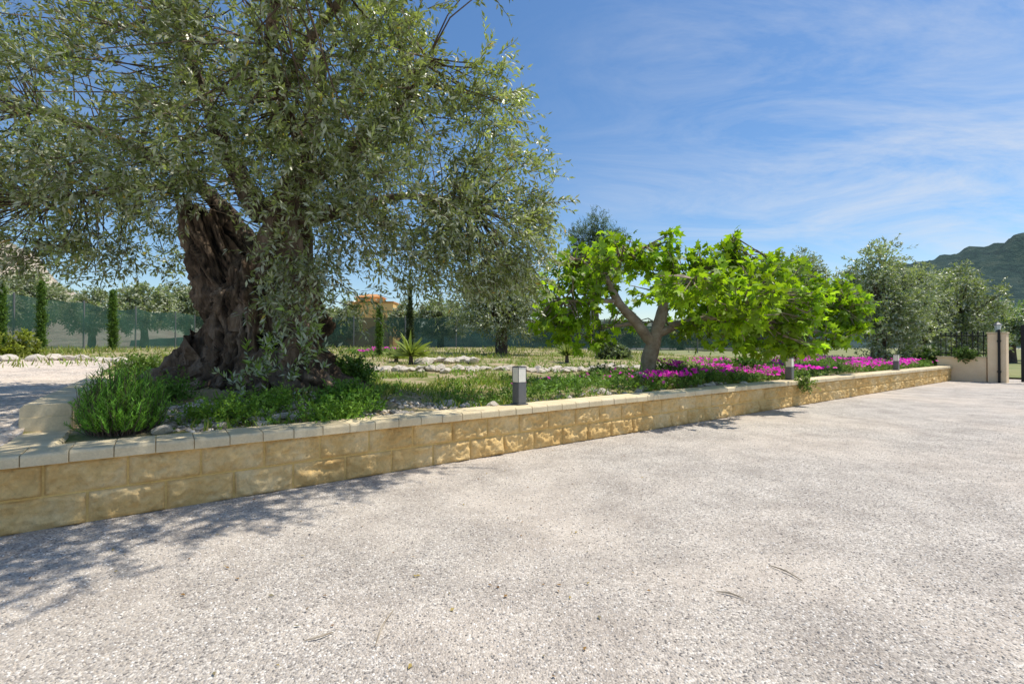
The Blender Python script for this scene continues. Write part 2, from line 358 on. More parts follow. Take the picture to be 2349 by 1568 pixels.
# ---------------------------------------------------------------- big olive
ob = np.array([-3.10, 5.95]); olv = thing('olive_tree', 'huge ancient olive tree with thick gnarled trunk in the raised bed', 'tree', (ob[0], ob[1], .75))
def gnarl(name, zs, cxs, cys, rs, na, nz, sd, flare=None, jag=0.0, amp=1.0):
    z0, z1 = zs[0], zs[-1]; V = []; Cc = []; zz = np.linspace(z0, z1, nz)
    for j, z in enumerate(zz):
        r0 = np.interp(z, zs, rs); cx = np.interp(z, zs, cxs); cy = np.interp(z, zs, cys); top = max(0, (z-(z1-.35))/.35)
        fl = np.interp(z, [.35, .8, 1.35], [1, .6, 0]) if flare else 0
        for i in range(na):
            a = 2*math.pi*i/na; at = a+.30*z+.3*math.sin(1.7*z+sd)
            wx = .5*noise.noise(Vector((math.cos(a)*2, math.sin(a)*2, z*1.8+sd))); at += .35*wx
            rid = .5*math.sin(4*at+.6+sd)+.35*math.sin(7*at-.5*z+2)
            n0 = noise.fractal(Vector((math.cos(a)*2.2+sd, math.sin(a)*2.2, z*1.4)), .7, 2, 5)
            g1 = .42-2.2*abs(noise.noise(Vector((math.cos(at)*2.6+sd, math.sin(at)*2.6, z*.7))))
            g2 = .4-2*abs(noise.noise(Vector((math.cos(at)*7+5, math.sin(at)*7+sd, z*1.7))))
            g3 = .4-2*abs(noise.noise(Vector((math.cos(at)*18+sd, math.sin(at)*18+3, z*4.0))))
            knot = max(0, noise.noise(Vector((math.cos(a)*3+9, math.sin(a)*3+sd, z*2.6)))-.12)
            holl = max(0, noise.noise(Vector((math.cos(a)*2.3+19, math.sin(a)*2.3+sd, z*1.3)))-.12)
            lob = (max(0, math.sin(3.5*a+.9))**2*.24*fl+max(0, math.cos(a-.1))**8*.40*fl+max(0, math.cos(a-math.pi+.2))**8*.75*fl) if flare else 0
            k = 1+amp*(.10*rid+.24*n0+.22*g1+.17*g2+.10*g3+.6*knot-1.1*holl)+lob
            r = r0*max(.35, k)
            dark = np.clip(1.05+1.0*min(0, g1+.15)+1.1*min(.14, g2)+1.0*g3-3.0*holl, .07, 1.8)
            zt = z+jag*top*(noise.noise(Vector((math.cos(a)*3+sd, math.sin(a)*3, .5)))+.6*noise.noise(Vector((math.cos(a)*9, math.sin(a)*9+sd, .5))))
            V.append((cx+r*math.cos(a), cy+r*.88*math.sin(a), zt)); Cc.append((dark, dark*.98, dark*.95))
    n_r = nz
    for f, dz in ((.72, -.06), (.45, -.28), (.05, -.4)):
        for i in range(na):
            x, y, z = V[(nz-1)*na+i]; V.append((cxs[-1]+(x-cxs[-1])*f, cys[-1]+(y-cys[-1])*f, z+dz*min(1, rs[-1]/.3))); Cc.append((.3,)*3)
        n_r += 1
    Fc = [(j*na+i, j*na+(i+1) % na, (j+1)*na+(i+1) % na, (j+1)*na+i) for j in range(n_r-1) for i in range(na)]
    return npmesh(name, V, Fc, M['barkcol'], olv, np.array(Cc), False)
gnarl('trunk', [.35, .65, .85, 1.1, 1.4, 1.7, 2.0, 2.15], [-3.08, -3.08, -3.08, -3.08, -3.10, -3.12, -3.15, -3.18], [5.95]*8, [1.12, .94, .75, .62, .57, .55, .50, .40], 230, 150, 0, True, .1)
wz = [(560, 700, 5.85), (520, 640, 5.8), (495, 570, 5.74), (477, 510, 5.68), (470, 478, 5.66)]; wp = [W(*p) for p in wz]
gnarl('cut_limb', [p[2] for p in wp], [p[0] for p in wp], [p[1] for p in wp], [.42, .38, .32, .28, .27], 140, 100, 3.7, None, .2, .95)
limbpts = []
def limb(name, pts, r, sides=14, rough=.35, k=7, mat='bark', parent=None, keep=True, ridge=.2):
    mb = MB(); ctube(mb, pts, r, k, sides=sides, rough=rough, seed=random.random()*20, ridge=ridge); mb.build(name, M[mat], parent or olv)
    if keep: limbpts.extend(list(cr(pts, k)[k//2:]))
limb('limb', [(-2.95, 5.95, 1.3), W(645, 590, 5.95), W(670, 450, 6.0), W(710, 300, 6.0), W(740, 120, 6.0)], [.46, .31, .18, .10, .05], 34, ridge=.45)
limb('limb', [(-3.1, 6.2, 1.6), W(560, 560, 6.4), W(450, 420, 6.7), W(220, 300, 6.5), W(60, 250, 6.2)], [.3, .15, .09, .06, .03], 14)
limb('limb', [W(680, 500, 5.9), W(800, 480, 6.2), W(930, 450, 6.5), W(1080, 470, 6.5)], [.13, .07, .045, .025])
limb('limb', [W(690, 420, 5.9), W(820, 330, 5.9), W(930, 230, 5.6), W(980, 130, 5.3)], [.12, .07, .045, .025])
limb('limb', [W(600, 500, 6.2), W(520, 350, 6.1), W(450, 180, 5.8), W(400, 20, 5.5)], [.16, .1, .06, .03])
limb('limb', [W(420, 420, 6.7), W(260, 440, 6.4), W(80, 460, 6.1)], [.07, .045, .03])
limb('limb', [W(700, 360, 5.9), W(640, 200, 5.2), W(620, 40, 4.5), TN(1.8, -1.0, 4.5)], [.08, .05, .04, .03])
limb('limb', [W(640, 200, 5.2), W(760, 20, 4.9), TN(3.0, -.9, 5.2), TN(4.6, -1.1, 5.9)], [.06, .045, .035, .02])
for k, (u, v, Y, r) in enumerate([(290, 868, 5.6, .19), (785, 872, 5.55, .18), (690, 872, 5.15, .14), (500, 880, 5.2, .15), (400, 868, 5.3, .14), (590, 890, 5.15, .13), (350, 872, 5.4, .11), (735, 880, 5.3, .11)]):
    e = W(u, v, Y); g = ground(e[0], e[1]); c0 = np.array([ob[0], ob[1], .95]); e[2] = g-.02
    mid = c0*.42+e*.58; mid[2] = g+.16
    limb('root', [c0*.62+e*.38+np.array([0, 0, .15]), mid, e], [r*1.7, r*1.1, r*.35], 26, .5, 10, keep=False, ridge=.5)
LB = [((620, 320, 5.9), (1.6, 1.5, .95), .9), ((300, 250, 5.6), (1.6, 1.4, 1.3), .9), ((40, 300, 5.8), (1.5, 1.4, 1.3), .9), ((90, 470, 6.0), (1.25, 1.1, .65), 1.0),
      ((920, 360, 5.8), (1.2, 1.3, 1.1), 1.0), ((1110, 480, 6.1), (.8, .9, .8), 1.3), ((1060, 590, 6.2), (.85, .8, .40), 1.4), ((800, 560, 5.6), (.8, .7, .5), 1.2),
      ((700, 70, 5.6), (1.5, 1.5, 1.2), .85), ((380, 0, 5.5), (1.8, 1.4, 1.3), .8), ((890, 110, 5.1), (.65, .8, .75), .95), ((330, 545, 6.3), (.85, .7, .36), 1.2),
      ((1120, 340, 5.8), (.62, .8, .72), 1.4), ((-230, 220, 5.8), (1.5, 1.4, 1.6), .6), ((650, 130, 4.5), (.9, .7, .7), 1), ((880, 430, 4.8), (.65, .5, .55), 1.3),
      ((680, 530, 5.15), (.42, .25, .46), 1.9), ((710, 680, 5.2), (.2, .13, .42), 1.8), ((200, 590, 5.9), (.7, .6, .25), 1.2), ((960, 615, 5.9), (.6, .5, .32), 1.3), ((830, 10, 5.2), (.75, .9, .7), .85),
      ((560, 390, 4.9), (.6, .35, .34), 1.7), ((380, 410, 5.1), (.7, .4, .3), 1.5), ((450, 250, 4.6), (.7, .4, .5), 1.2), ((700, 430, 4.9), (.5, .35, .4), 1.6), ((150, 330, 4.8), (.6, .4, .5), 1.2), ((760, 270, 4.7), (.5, .4, .4), 1.2), ((950, 240, 5.2), (.5, .5, .45), 1.1), ((1190, 560, 6.0), (.4, .5, .36), 1.6),
      ((480, 420, 5.2), (.5, .3, .25), 1.6), ((1130, 640, 6.4), (.5, .5, .25), 1.6), ((1230, 470, 6.0), (.26, .4, .45), 1.5), ((1200, 620, 6.6), (.3, .4, .3), 1.5), ((740, 600, 5.3), (.25, .25, .35), 1.5), ((60, 560, 6.0), (.7, .6, .25), 1.3), ((1100, 210, 5.6), (.38, .4, .35), 1.2), ((800, 670, 5.8), (.22, .2, .28), 1.5), ((640, 640, 5.1), (.15, .1, .25), 1.5)]
lobes = [(W(*c), r, w) for c, r, w in LB]
for t_, n_, z_, r_ in ((1.6, -1.15, 4.6, (.8, .6, .4)), (2.9, -1.05, 5.0, (.7, .5, .35)), (.3, -1.2, 4.5, (.8, .65, .4)), (3.6, -1.0, 5.5, (.5, .45, .3)), (4.4, -1.15, 5.8, (.55, .4, .25)), (5.0, -1.1, 6.0, (.4, .35, .2)), (2.2, -.4, 5.3, (1.2, .9, .6)), (-1.0, -1.1, 4.5, (.9, .8, .5)), (3.3, -.3, 5.2, (.6, .6, .4)), (1.0, -1.9, 4.9, (.6, .4, .25)), (-.3, -2.0, 4.8, (.7, .45, .25)), (2.3, -1.7, 5.0, (.4, .3, .2))): lobes.append((TN(t_, n_, z_), r_, 1.5))  # unseen lobes added above the view to cast shade on the gravel
C, ctr = lobes_pts(lobes, 11.0)
ctr = ctr*.6+np.array([-3.0, 6.0, 2.9])*.4
P, D, col, tw = foliage(C, ctr, 12, 13, .29, .8, .05, .2, .10, (.225, .28, .105), .4, .5, (.50, .36, .07), .007, .75)
C2 = np.array([W(u, v, Y) for u, v, Y in [(640, 840, 4.85), (620, 790, 5.0), (700, 780, 5.0), (560, 865, 4.8), (720, 820, 5.0), (590, 875, 4.75), (650, 870, 4.75), (680, 850, 4.85)]])
Pb, Db, cb_, _ = foliage(C2, C2-np.array([0, .5, .6]), 8, 12, .24, .5, .4, .2, .1, (.18, .28, .055), .3, .3)
leafobj('crown', M['olive'], olv, np.vstack([P, Pb]), np.vstack([D, Db]), np.vstack([col, cb_]), .080, DIAM, .8)  # this mesh also holds the basal shoots at the trunk foot
LP = np.array(limbpts); segs = []
for c in C:
    dd = np.linalg.norm(LP-c, axis=1)+rg.uniform(0, .5, len(LP)); a = LP[np.argmin(dd)]
    segs.append((a, c, .012, .005))
for c in C2: segs.append((c*.75+np.array([-3.0, 5.6, .9])*.25, c, .010, .005))
O, Dt, ln, dr = tw
for i in rg.choice(len(O), 4500, replace=False): segs.append((O[i], O[i]+Dt[i]*ln[i]*.9-np.array([0, 0, dr*ln[i]*.8]), .004, .0022))
twigmesh('twigs', M['bark'], olv, segs)

# ---------------------------------------------------------------- fig trees
def fig(label, base, limbs, lobes, dens, seedc, leafL, sc=1.0):
    f = thing('fig_tree', label, 'tree', base); lp = []
    for i, (pts, r) in enumerate(limbs):
        mb = MB(); ctube(mb, pts, [x*sc for x in r], 7, sides=16, rough=.22, rf=5, seed=i*3.1); mb.build('trunk' if i == 0 else 'limb', M['figbark'], f, 0, True); lp += list(cr(pts, 7)[3:])
    lp = np.array(lp); C, ctr = lobes_pts([(W(c[0], c[1], c[2]*sc), np.array(r)*sc, w/sc/sc) for c, r, w in lobes], dens, 1.3)
    segs = []; Dt = []
    for c in C:
        a = lp[np.argmin(np.linalg.norm(lp-c, axis=1)+rg.uniform(0, .4, len(lp)))]; segs.append((a, c, .018, .008)); Dt.append(c-a)
    twigmesh('twigs', M['figbark'], f, segs)
    nl = 8; Dt = nrm(nrm(np.array(Dt))*.7+np.array([0, 0, .5])); n = len(C)
    P = np.repeat(C, nl, 0)-np.repeat(Dt, nl, 0)*rg.uniform(-.05, .26, (n*nl, 1))
    rad = rg.normal(size=(n*nl, 3)); rad[:, 2] *= .8; D = nrm(np.repeat(Dt, nl, 0)*.35+nrm(rad)*.9+np.array([0, 0, -.35]))
    P = P+D*.05
    cl = np.repeat(1+.4*rg.uniform(-1, 1, (n, 1)), nl, 0)*(1+.4*rg.uniform(-1, 1, (n*nl, 1)))
    col = np.array(seedc)*cl
    leafobj('crown', M['fig'], f, P, D, col, leafL, FIGL, 1.1)
K = .866
def Wf(u, v, Y): return W(u, v, Y*K)
b1 = Wf(1485, 866, 10.4)
fig('large bright green fig tree with pale forked trunk on the right of the bed', b1,
    [([b1-np.array([0, 0, .15]), Wf(1487, 830, 10.4), Wf(1500, 780, 10.4), Wf(1518, 720, 10.4), Wf(1526, 680, 10.4), Wf(1545, 620, 10.4)], [.21, .16, .14, .12, .09, .045]),
     ([Wf(1498, 790, 10.4), Wf(1455, 735, 10.3), Wf(1420, 695, 10.2), Wf(1398, 640, 10.2), Wf(1425, 595, 10.3), Wf(1480, 565, 10.4)], [.12, .10, .09, .07, .045, .025]),
     ([Wf(1402, 660, 10.2), Wf(1370, 620, 10.1), Wf(1310, 590, 10.0)], [.06, .04, .02]),
     ([Wf(1415, 690, 10.2), Wf(1350, 690, 10.0), Wf(1270, 690, 9.9)], [.055, .04, .02]),
     ([Wf(1510, 765, 10.4), Wf(1570, 740, 10.2), Wf(1650, 715, 10.0), Wf(1730, 680, 9.7)], [.09, .065, .05, .03]),
     ([Wf(1530, 670, 10.4), Wf(1600, 630, 10.5), Wf(1660, 590, 10.6), Wf(1690, 545, 10.6)], [.06, .05, .04, .02]),
     ([Wf(1540, 745, 10.3), Wf(1620, 730, 9.4), Wf(1700, 720, 8.8)], [.07, .05, .03]),
     ([Wf(1526, 690, 10.4), Wf(1560, 650, 9.3), Wf(1590, 640, 8.3)], [.06, .045, .02]),
     ([Wf(1460, 740, 10.3), Wf(1380, 750, 10.4), Wf(1290, 750, 10.4)], [.05, .04, .02])],
    [((1300, 680, 10.1), (.7, .8, .7), .75), ((1350, 610, 10.1), (.7, .8, .45), .75), ((1255, 740, 9.9), (.4, .5, .3), .8), ((1345, 760, 9.8), (.45, .5, .3), .8), ((1485, 585, 10.4), (.55, .6, .3), .85), ((1470, 640, 11.2), (.55, .5, .45), .5), ((1440, 720, 11.2), (.45, .4, .35), .4),
     ((1410, 550, 10.4), (.35, .5, .22), .8), ((1540, 550, 10.4), (.15, .2, .2), 1.5), ((1570, 600, 10.5), (.45, .5, .28), .9), ((1600, 640, 10.4), (.65, .8, .5), .7), ((1685, 565, 10.6), (.16, .3, .42), 1.2), ((1640, 590, 10.6), (.3, .3, .25), .9), ((1690, 680, 10.0), (.8, .9, .6), .7), ((1650, 750, 9.8), (.7, .8, .36), .75), ((1780, 740, 10), (.6, .6, .5), .75), ((1560, 720, 11), (.45, .4, .45), .5),
     ((1610, 690, 8.9), (.65, .5, .34), .5), ((1720, 695, 8.9), (.75, .55, .38), .5), ((1830, 715, 9.8), (.55, .5, .45), .75), ((1750, 625, 10.2), (.6, .7, .35), .8), ((1750, 790, 10.2), (.6, .4, .2), .9), ((1510, 660, 9.2), (.3, .2, .2), .5),
     ((1580, 640, 8.0), (.65, .35, .28), .8), ((1690, 670, 8.2), (.55, .3, .25), .8), ((1840, 790, 10.0), (.35, .3, .22), .9)],
    56, (.235, .375, .028), .165, K)
b2 = W(1800, 835, 12)
fig('second fig tree with dense low foliage behind the pink flowers', b2,
    [([b2-np.array([0, 0, .2]), W(1810, 770, 12), W(1820, 700, 12), W(1820, 640, 12)], [.17, .13, .1, .05]),
     ([W(1812, 760, 12), W(1870, 710, 11.8), W(1940, 700, 11.5)], [.09, .07, .03]),
     ([W(1812, 740, 12), W(1770, 670, 12), W(1775, 610, 12)], [.09, .06, .03]),
     ([W(1815, 750, 11.8), W(1870, 760, 11.2), W(1920, 780, 11)], [.08, .05, .03])],
    [((1790, 645, 12), (.8, .9, .6), .75), ((1870, 690, 11.8), (.8, .8, .6), .75), ((1935, 715, 11.5), (.5, .6, .5), .9), ((1870, 765, 11.4), (.65, .6, .36), .9), ((1740, 600, 12), (.4, .5, .2), 1), ((1965, 690, 11.6), (.3, .4, .25), .9), ((1950, 750, 11.4), (.35, .4, .25), .9), ((1910, 655, 11.8), (.4, .4, .3), .9)],
    54, (.215, .35, .028), .175)

# ---------------------------------------------------------------- other trees
def tree(name, label, cat, x, y, top, lobes, leafL, dens, c, ntw=9, nlf=9, tl=.5, trunk=.15, group=None, mat='leaf', bark='darkbark', shape=DIAM, wood=True, ground_z=None, cl=.35, droop=.25):
    g = ground(x, y) if ground_z is None else ground_z
    t = thing(name, label, cat, (x, y, g), group)
    mb = MB(); pts = [(x, y, g-.2), (x+.05*trunk, y, g+(top-g)*.3), (x-.3*trunk, y, g+(top-g)*.65)]
    ctube(mb, pts, [trunk*1.4, trunk, trunk*.5], 6, sides=10, rough=.3); mb.build('trunk', M[bark], t, 0, True)
    L = [(np.array([x, y, 0])+np.array(c_), r_, 1) for c_, r_ in lobes]
    C, ctr = lobes_pts(L, dens)
    if wood:
        a = np.array([x, y, g+(top-g)*.4]); twigmesh('branches', M[bark], t, [(a+rg.normal(size=3)*.1, c_, .03*(trunk/.15), .01) for c_ in C[::3]])
    P, D, col, tw = foliage(C, ctr, ntw, nlf, tl, .7, .15, droop, tl*.4, c, .25, cl)
    leafobj('crown', M[mat], t, P, D, col, leafL, shape*np.array([1, 1.3, 1]), .8)
    return t
OC = (.24, .31, .14)
def olive2(label, u, Y, vt, wpx, vb=800, seedc=OC, group=None, leafL=.12, dens=13, gz=None, low=False):
    x = (u-CX)/FPX*Y; zt = W(u, vt, Y)[2]; zb = W(u, vb, Y)[2]; r = wpx/FPX*Y/2; hh = zt-zb
    L = [((0, 0, zb+hh*.55), (r*.75, r*.75, hh*.38)), ((-r*.5, .2, zb+hh*.45), (r*.5, r*.6, hh*.3)), ((r*.5, -.2, zb+hh*.5), (r*.5, r*.6, hh*.32)), ((r*.15, .1, zb+hh*.8), (r*.42, r*.4, hh*.2)), ((-r*.3, -.3, zb+hh*.72), (r*.38, r*.4, hh*.2)), ((r*.1, -r*.4, zb+hh*.3), (r*.6, r*.4, hh*.22))]
    if low: L += [((-r*.4, -r*.3, zb+hh*.2), (r*.5, r*.4, hh*.2)), ((r*.5, -r*.2, zb+hh*.18), (r*.5, r*.4, hh*.18)), ((0, -r*.5, zb+hh*.15), (r*.6, r*.4, hh*.15))]
    return tree('olive_tree', label, 'tree', x, Y, zt, L, leafL, dens*1.0, seedc, 9, 10, .3*max(1, r*.5), .14+.03*r, group, 'olive', ground_z=gz)
olive2('tall grey green olive tree behind the far end of the wall', 2015, 17.5, 555, 195, 808, low=True)
olive2('rounded olive tree behind the iron railing near the gate', 2195, 21, 610, 170, 815, (.19, .25, .10), gz=.2, low=True)
olive2('small olive tree with dark twisted trunk between the big olive and fig', 1150, 20, 600, 250, 785, (.19, .24, .10))
olive2('olive treetop showing above the second fig tree', 1845, 27, 570, 110, 760)
olive2('olive tree close behind the fig between both tall olives', 2110, 20, 608, 105, 815, (.17, .22, .09), low=True)
bl = [(60, 34, 630, 190, 760), (210, 33, 668, 120, 770), (330, 32, 655, 150, 765), (430, 36, 650, 140, 765), (1010, 36, 690, 130, 780), (1290, 40, 725, 130, 795), (1420, 46, 735, 130, 795), (-60, 30, 640, 160, 760), (710, 34, 690, 130, 780), (1560, 44, 735, 140, 795), (785, 35, 700, 75, 790), (925, 36, 695, 70, 790)]
for u, Y, vt, w_, vb in bl:
    olive2('small grey green olive tree beyond the green mesh fence', u, Y, vt, w_, vb, (.22, .28, .15), 'olive trees beyond the mesh fence', .2, 9, .95)
for i, (u, Y, vt, w_, vb, lb) in enumerate([(2320, 30, 705, 120, 800, 'leafy green roadside bush beyond the gate opening'), (2280, 40, 695, 100, 795, 'rounded tree on the slope behind the gate pillar'), (2420, 34, 670, 160, 800, 'broad green tree outside the gate at the right edge')]):
    o = olive2(lb, u, Y, vt, w_, vb, (.15, .24, .075), None, .2, 10, .1)
# pine
px, pz = (1365-CX)/FPX*36, W(0, 492, 36)[2]
L = [((0.2, 0, pz-.7), (.5, .6, .7)), ((-.9, 0, pz-1.6), (.9, .9, .6)), ((.9, 0, pz-1.7), (1.0, .9, .6)), ((0, .2, pz-2.6), (1.7, 1.4, .7)), ((-.8, 0, pz-3.6), (1.3, 1.2, .7)), ((1, 0, pz-3.7), (1.3, 1.2, .7)), ((0, 0, pz-4.8), (1.5, 1.3, .8))]
tree('pine_tree', 'tall dark pine tree rising behind the large fig', 'tree', px, 36, pz, L, .22, 14, (.11, .165, .08), 10, 10, .5, .22, shape=NEED*np.array([1, 2.0, 1]), droop=-.1)
# cypresses
def cyp(label, u, Y, vt, wpx, c=(.12, .21, .04)):
    x = (u-CX)/FPX*Y; g = ground(x, Y); zt = W(u, vt, Y)[2]; r = .55*wpx/FPX*Y/2; hh = zt-g
    t = thing('cypress_tree', label, 'tree', (x, Y, g), 'young cypress trees in the back garden')
    mb = MB(); mb.tube([(x, Y, g-.1), (x, Y, g+hh*.8)], [.03, .01], 6); mb.build('trunk', M['darkbark'], t)
    k = int(130*hh); s = rg.random(k); rr = r*np.interp(s, [0, .15, .6, 1], [.75, 1, .9, .12])*np.sqrt(rg.random(k)); a = rg.random(k)*6.28
    C = np.stack([x+rr*np.cos(a), Y+rr*np.sin(a), g+.05+s*hh*.95], 1); ctr = np.stack([np.full(k, x), np.full(k, Y), C[:, 2]-.3], 1)
    P, D, col, tw = foliage(C, ctr, 4, 6, .13, .3, 1.1, 0, .02, c, .3, .3)
    leafobj('foliage', M['leaf'], t, P, D, col, .06, WIDE, .8)
cyp('slim young cypress by the left fence, second from the left edge', 94, 16, 645, 24)
cyp('slim cypress against the green fence left of the olive trunk', 258, 17, 668, 26)
cyp('cypress cut by the left edge of the photo', 3, 15, 650, 22)
cyp('slim cypress standing in front of the ochre house', 869, 16, 706, 17)
cyp('dark ragged cypress between the ochre house and the small olive', 940, 21, 655, 26, (.05, .075, .03))
# yuccas
def yucca(label, u, v, Y, s, trunk=.22):
    x = (u-CX)/FPX*Y; g = ground(x, Y); t = thing('yucca_plant', label, 'plant', (x, Y, g), 'yuccas in the back bed')
    MB().tube([(x, Y, g-.05), (x, Y, g+trunk)], [.07, .05], 9).build('stem', M['darkbark'], t)
    n = 75; D = rg.normal(size=(n, 3)); D[:, 2] = np.abs(D[:, 2])*.9+.1; D = nrm(D); P = np.tile([x, Y, g+trunk], (n, 1))
    leafobj('leaves', M['leaf'], t, P, D, np.array((.26, .32, .08))*(1+.3*rg.uniform(-1, 1, (n, 1))), s, BLADE*np.array([1, 1.6, 1.]), .3)
yucca('spiky yellow green yucca right of the slim cypress', 942, 830, 13, .62)
yucca('smaller spiky yucca left of the larger yucca', 908, 826, 14, .4, .1)
yucca('spiky yucca below the left side of the fig foliage', 1300, 815, 15, .55)
# shrubs
def shrub(name, label, u, v, Y, rx, rz, L, c, n=60, shape=WIDE, ntw=8, nlf=12, tl=.18, up=.5, cat='shrub', mat='leaf', gz=None, droop=.15):
    x = (u-CX)/FPX*Y; g = ground(x, Y) if gz is None else gz; t = thing(name, label, cat, (x, Y, g))
    q = nrm(rg.normal(size=(n, 3)))*rg.random((n, 1))**.5; q[:, 2] = np.abs(q[:, 2]); C = np.array([x, Y, g])+q*np.array([rx, rx, rz])
    P, D, col, tw = foliage(C, np.array([x, Y, g-.2]), ntw, nlf, tl, .7, up, droop, .04, c, .3, .3)
    twigmesh('stems', M['darkbark'], t, [((x+rg.normal()*.05, Y+rg.normal()*.05, g-.03), c_, .006, .003) for c_ in C])
    leafobj('foliage', M[mat], t, P, D, col, L, shape, .7); return t
# rosemary
rx_, ry_ = P2(.55, .68); g = ground(rx_, ry_); ro = thing('rosemary_bush', 'bushy bright green rosemary in the left corner of the bed', 'bush', (rx_, ry_, g))
n = 700; q = nrm(rg.normal(size=(n, 3)))*rg.uniform(.5, 1.0, (n, 1)); q[:, 2] = np.abs(q[:, 2]); b0 = np.array([rx_, ry_, g])+np.stack([q[:, 0]*.22, q[:, 1]*.22, np.zeros(n)], 1)
tip = np.array([rx_, ry_, g+.07])+q*np.array([.32, .30, .46])+np.stack([rg.normal(size=n)*.03, np.zeros(n), rg.uniform(.0, .09, n)], 1)
twigmesh('stems', M['darkbark'], ro, [(a, b_, .003, .0015) for a, b_ in zip(b0, tip)])
m_ = 36; s = np.linspace(.2, 1.0, m_)[None, :, None]; P = (b0[:, None]+(tip-b0)[:, None]*s).reshape(-1, 3); T = np.repeat(nrm(tip-b0), m_, 0)
D = nrm(T*.9+np.array([0, 0, .25])+nrm(np.cross(T, rg.normal(size=T.shape)))*.85); col = np.array((.19, .39, .055))*(1+.35*rg.uniform(-1, 1, (len(P), 1)))*np.repeat(1+.4*rg.uniform(-1, 1, (n, 1)), m_, 0)
leafobj('foliage', M['leaf'], ro, P, D, col, .036, NEED*np.array([1, 2.8, 1]), .7)
shrub('lentisk_shrub', 'low dark green bush right of the olive roots', 800, 925, 5.0, .3, .12, .042, (.15, .29, .045), 50)
shrub('creeping_shrub', 'low leafy plant among pebbles below the olive trunk', 525, 965, 4.25, .3, .07, .03, (.23, .38, .05), 30)
shrub('creeping_shrub', 'dark creeping plant beside the rosemary', 390, 920, 4.75, .2, .09, .03, (.13, .25, .04), 26)
shrub('lentisk_shrub', 'dense dark bush behind the right olive root', 790, 850, 6.3, .36, .2, .045, (.09, .18, .03), 60)
shrub('creeping_shrub', 'green leafy clump spilling to the wall below the dark bush', 770, 960, 4.45, .26, .07, .03, (.18, .33, .04), 36)
shrub('creeping_shrub', 'small bright clump in front of the olive roots', 630, 925, 4.7, .22, .06, .028, (.23, .38, .05), 26)
shrub('lavender_shrub', 'pale grey green bush before the back fence under the fig', 1405, 800, 18, .6, .6, .12, (.2, .25, .14), 50)
shrub('lavender_shrub', 'small grey bush beside the fig trunk foot', 1380, 875, 8.4, .22, .15, .05, (.14, .21, .08), 40)
shrub('weedy_shrub', 'yellow green shrub at the left edge by the fence', -5, 800, 13, .9, .7, .09, (.25, .29, .045), 60)
shrub('weedy_shrub', 'green shrub left of the olive roots', 330, 835, 8.2, .35, .3, .05, (.15, .23, .05), 50)
shrub('hedge_bush', 'dark leafy bush under the olive beside the iron railing', 2110, 800, 17.6, 1.0, .7, .12, (.08, .14, .04), 70)
shrub('hanging_sprig', 'small leafy sprig hanging over the coping by the middle bollard', 1845, 872, 9.15, .08, .08, .045, (.2, .28, .06), 9, cat='plant', gz=.40, up=-.3, tl=.12)
shrub('climbing_plant', 'leafy plant growing through the iron railing', 2215, 806, 15.7, .25, .2, .07, (.11, .18, .045), 40, gz=.72, cat='plant')
shrub('hedge_bush', 'leafy bush under the fig tree left of the middle bollard', 1700, 842, 10.6, .6, .25, .08, (.10, .20, .03), 60)

# ---------------------------------------------------------------- ground cover
def scatter(n, t0, t1, n0, n1): 
    t = rg.uniform(t0, t1, n); q = rg.uniform(n0, n1, n); p = A+t[:, None]*d+q[:, None]*nn; return t, q, np.stack([p[:, 0], p[:, 1], H(t, q)-.01], 1)
def pn(P, f): return np.array([noise.noise(Vector((p[0]*f, p[1]*f, .5))) for p in P])
BR = np.array([(3.2, 7), (4.3, 6.3), (6, 5.2), (8, 4.5), (9.5, 4.1), (12, 4.0)])
def grass(name, label, regs, Lb, c, wsc=1.0, thr=-.15, f=.9):
    Ps = []; Ds = []; cs = []
    for n, t0, t1, n0, n1 in regs:
        t, q, P = scatter(n, t0, t1, n0, n1); bn = np.interp(t, BR[:, 0], BR[:, 1]); k = (pn(P, f) > thr) & ~((np.abs(q-bn-.0) < .35) | ((q < bn) & (q > bn-.9) & (rg.random(n) < .6))); P = P[k]; D = nrm(rg.normal(size=P.shape)*.5+np.array([0, 0, 1.])); Ps.append(P); Ds.append(D)
        m = rg.random((len(P), 1)); cs.append((np.array(c)*(1-m)+np.array((.44, .42, .12))*m*m)*(1+.25*rg.uniform(-1, 1, (len(P), 1))))
    P = np.vstack(Ps); D = np.vstack(Ds); col = np.vstack(cs)
    setp(leafobj(name, M['leaf'], None, P, D, col, Lb, BLADE*np.array([1, wsc, 1]), .9), label, 'grass', kind='stuff')
grass('grass', 'short green and yellowing grass in the garden bed', [(17000, 2.8, 11.5, .4, 5), (17000, 2, 21, 3.5, 12), (1600, 12, 21.5, 1.6, 4), (2800, .4, 3, 3.4, 8), (1500, .8, 3.2, .35, 1.6)], .11, (.22, .38, .05), 1.8, -.1)
grass('tall_grass', 'taller rough grass towards the back fence', [(10000, -18, 20, 9, 20), (4000, -16, 0, 12.7, 18)], .20, (.23, .33, .07), 2.0, -.3, .4)
t, q, P = scatter(640, .8, 20, .36, 6); bn = np.interp(t, BR[:, 0], BR[:, 1]); k = (pn(P, 1.1) > -.08) & ~((t < 3.0) & ((q > 1.3) | (rg.random(len(t)) < .3))) & ~((q < bn+.4) & (q > bn-.9)) & ~((t > 11.5) & (q < 2.2) & (rg.random(len(t)) < .6)); P = P[k]
P_, D_, c_, tw = foliage(P, P-np.array([0, 0, .3]), 7, 8, .13, .5, .7, .3, .07, (.20, .34, .045), .3, .4)
setp(leafobj('weeds', M['leaf'], None, P_, D_, c_, .042, WIDE, .7), 'low green weeds growing through the bed', 'weeds', kind='stuff')
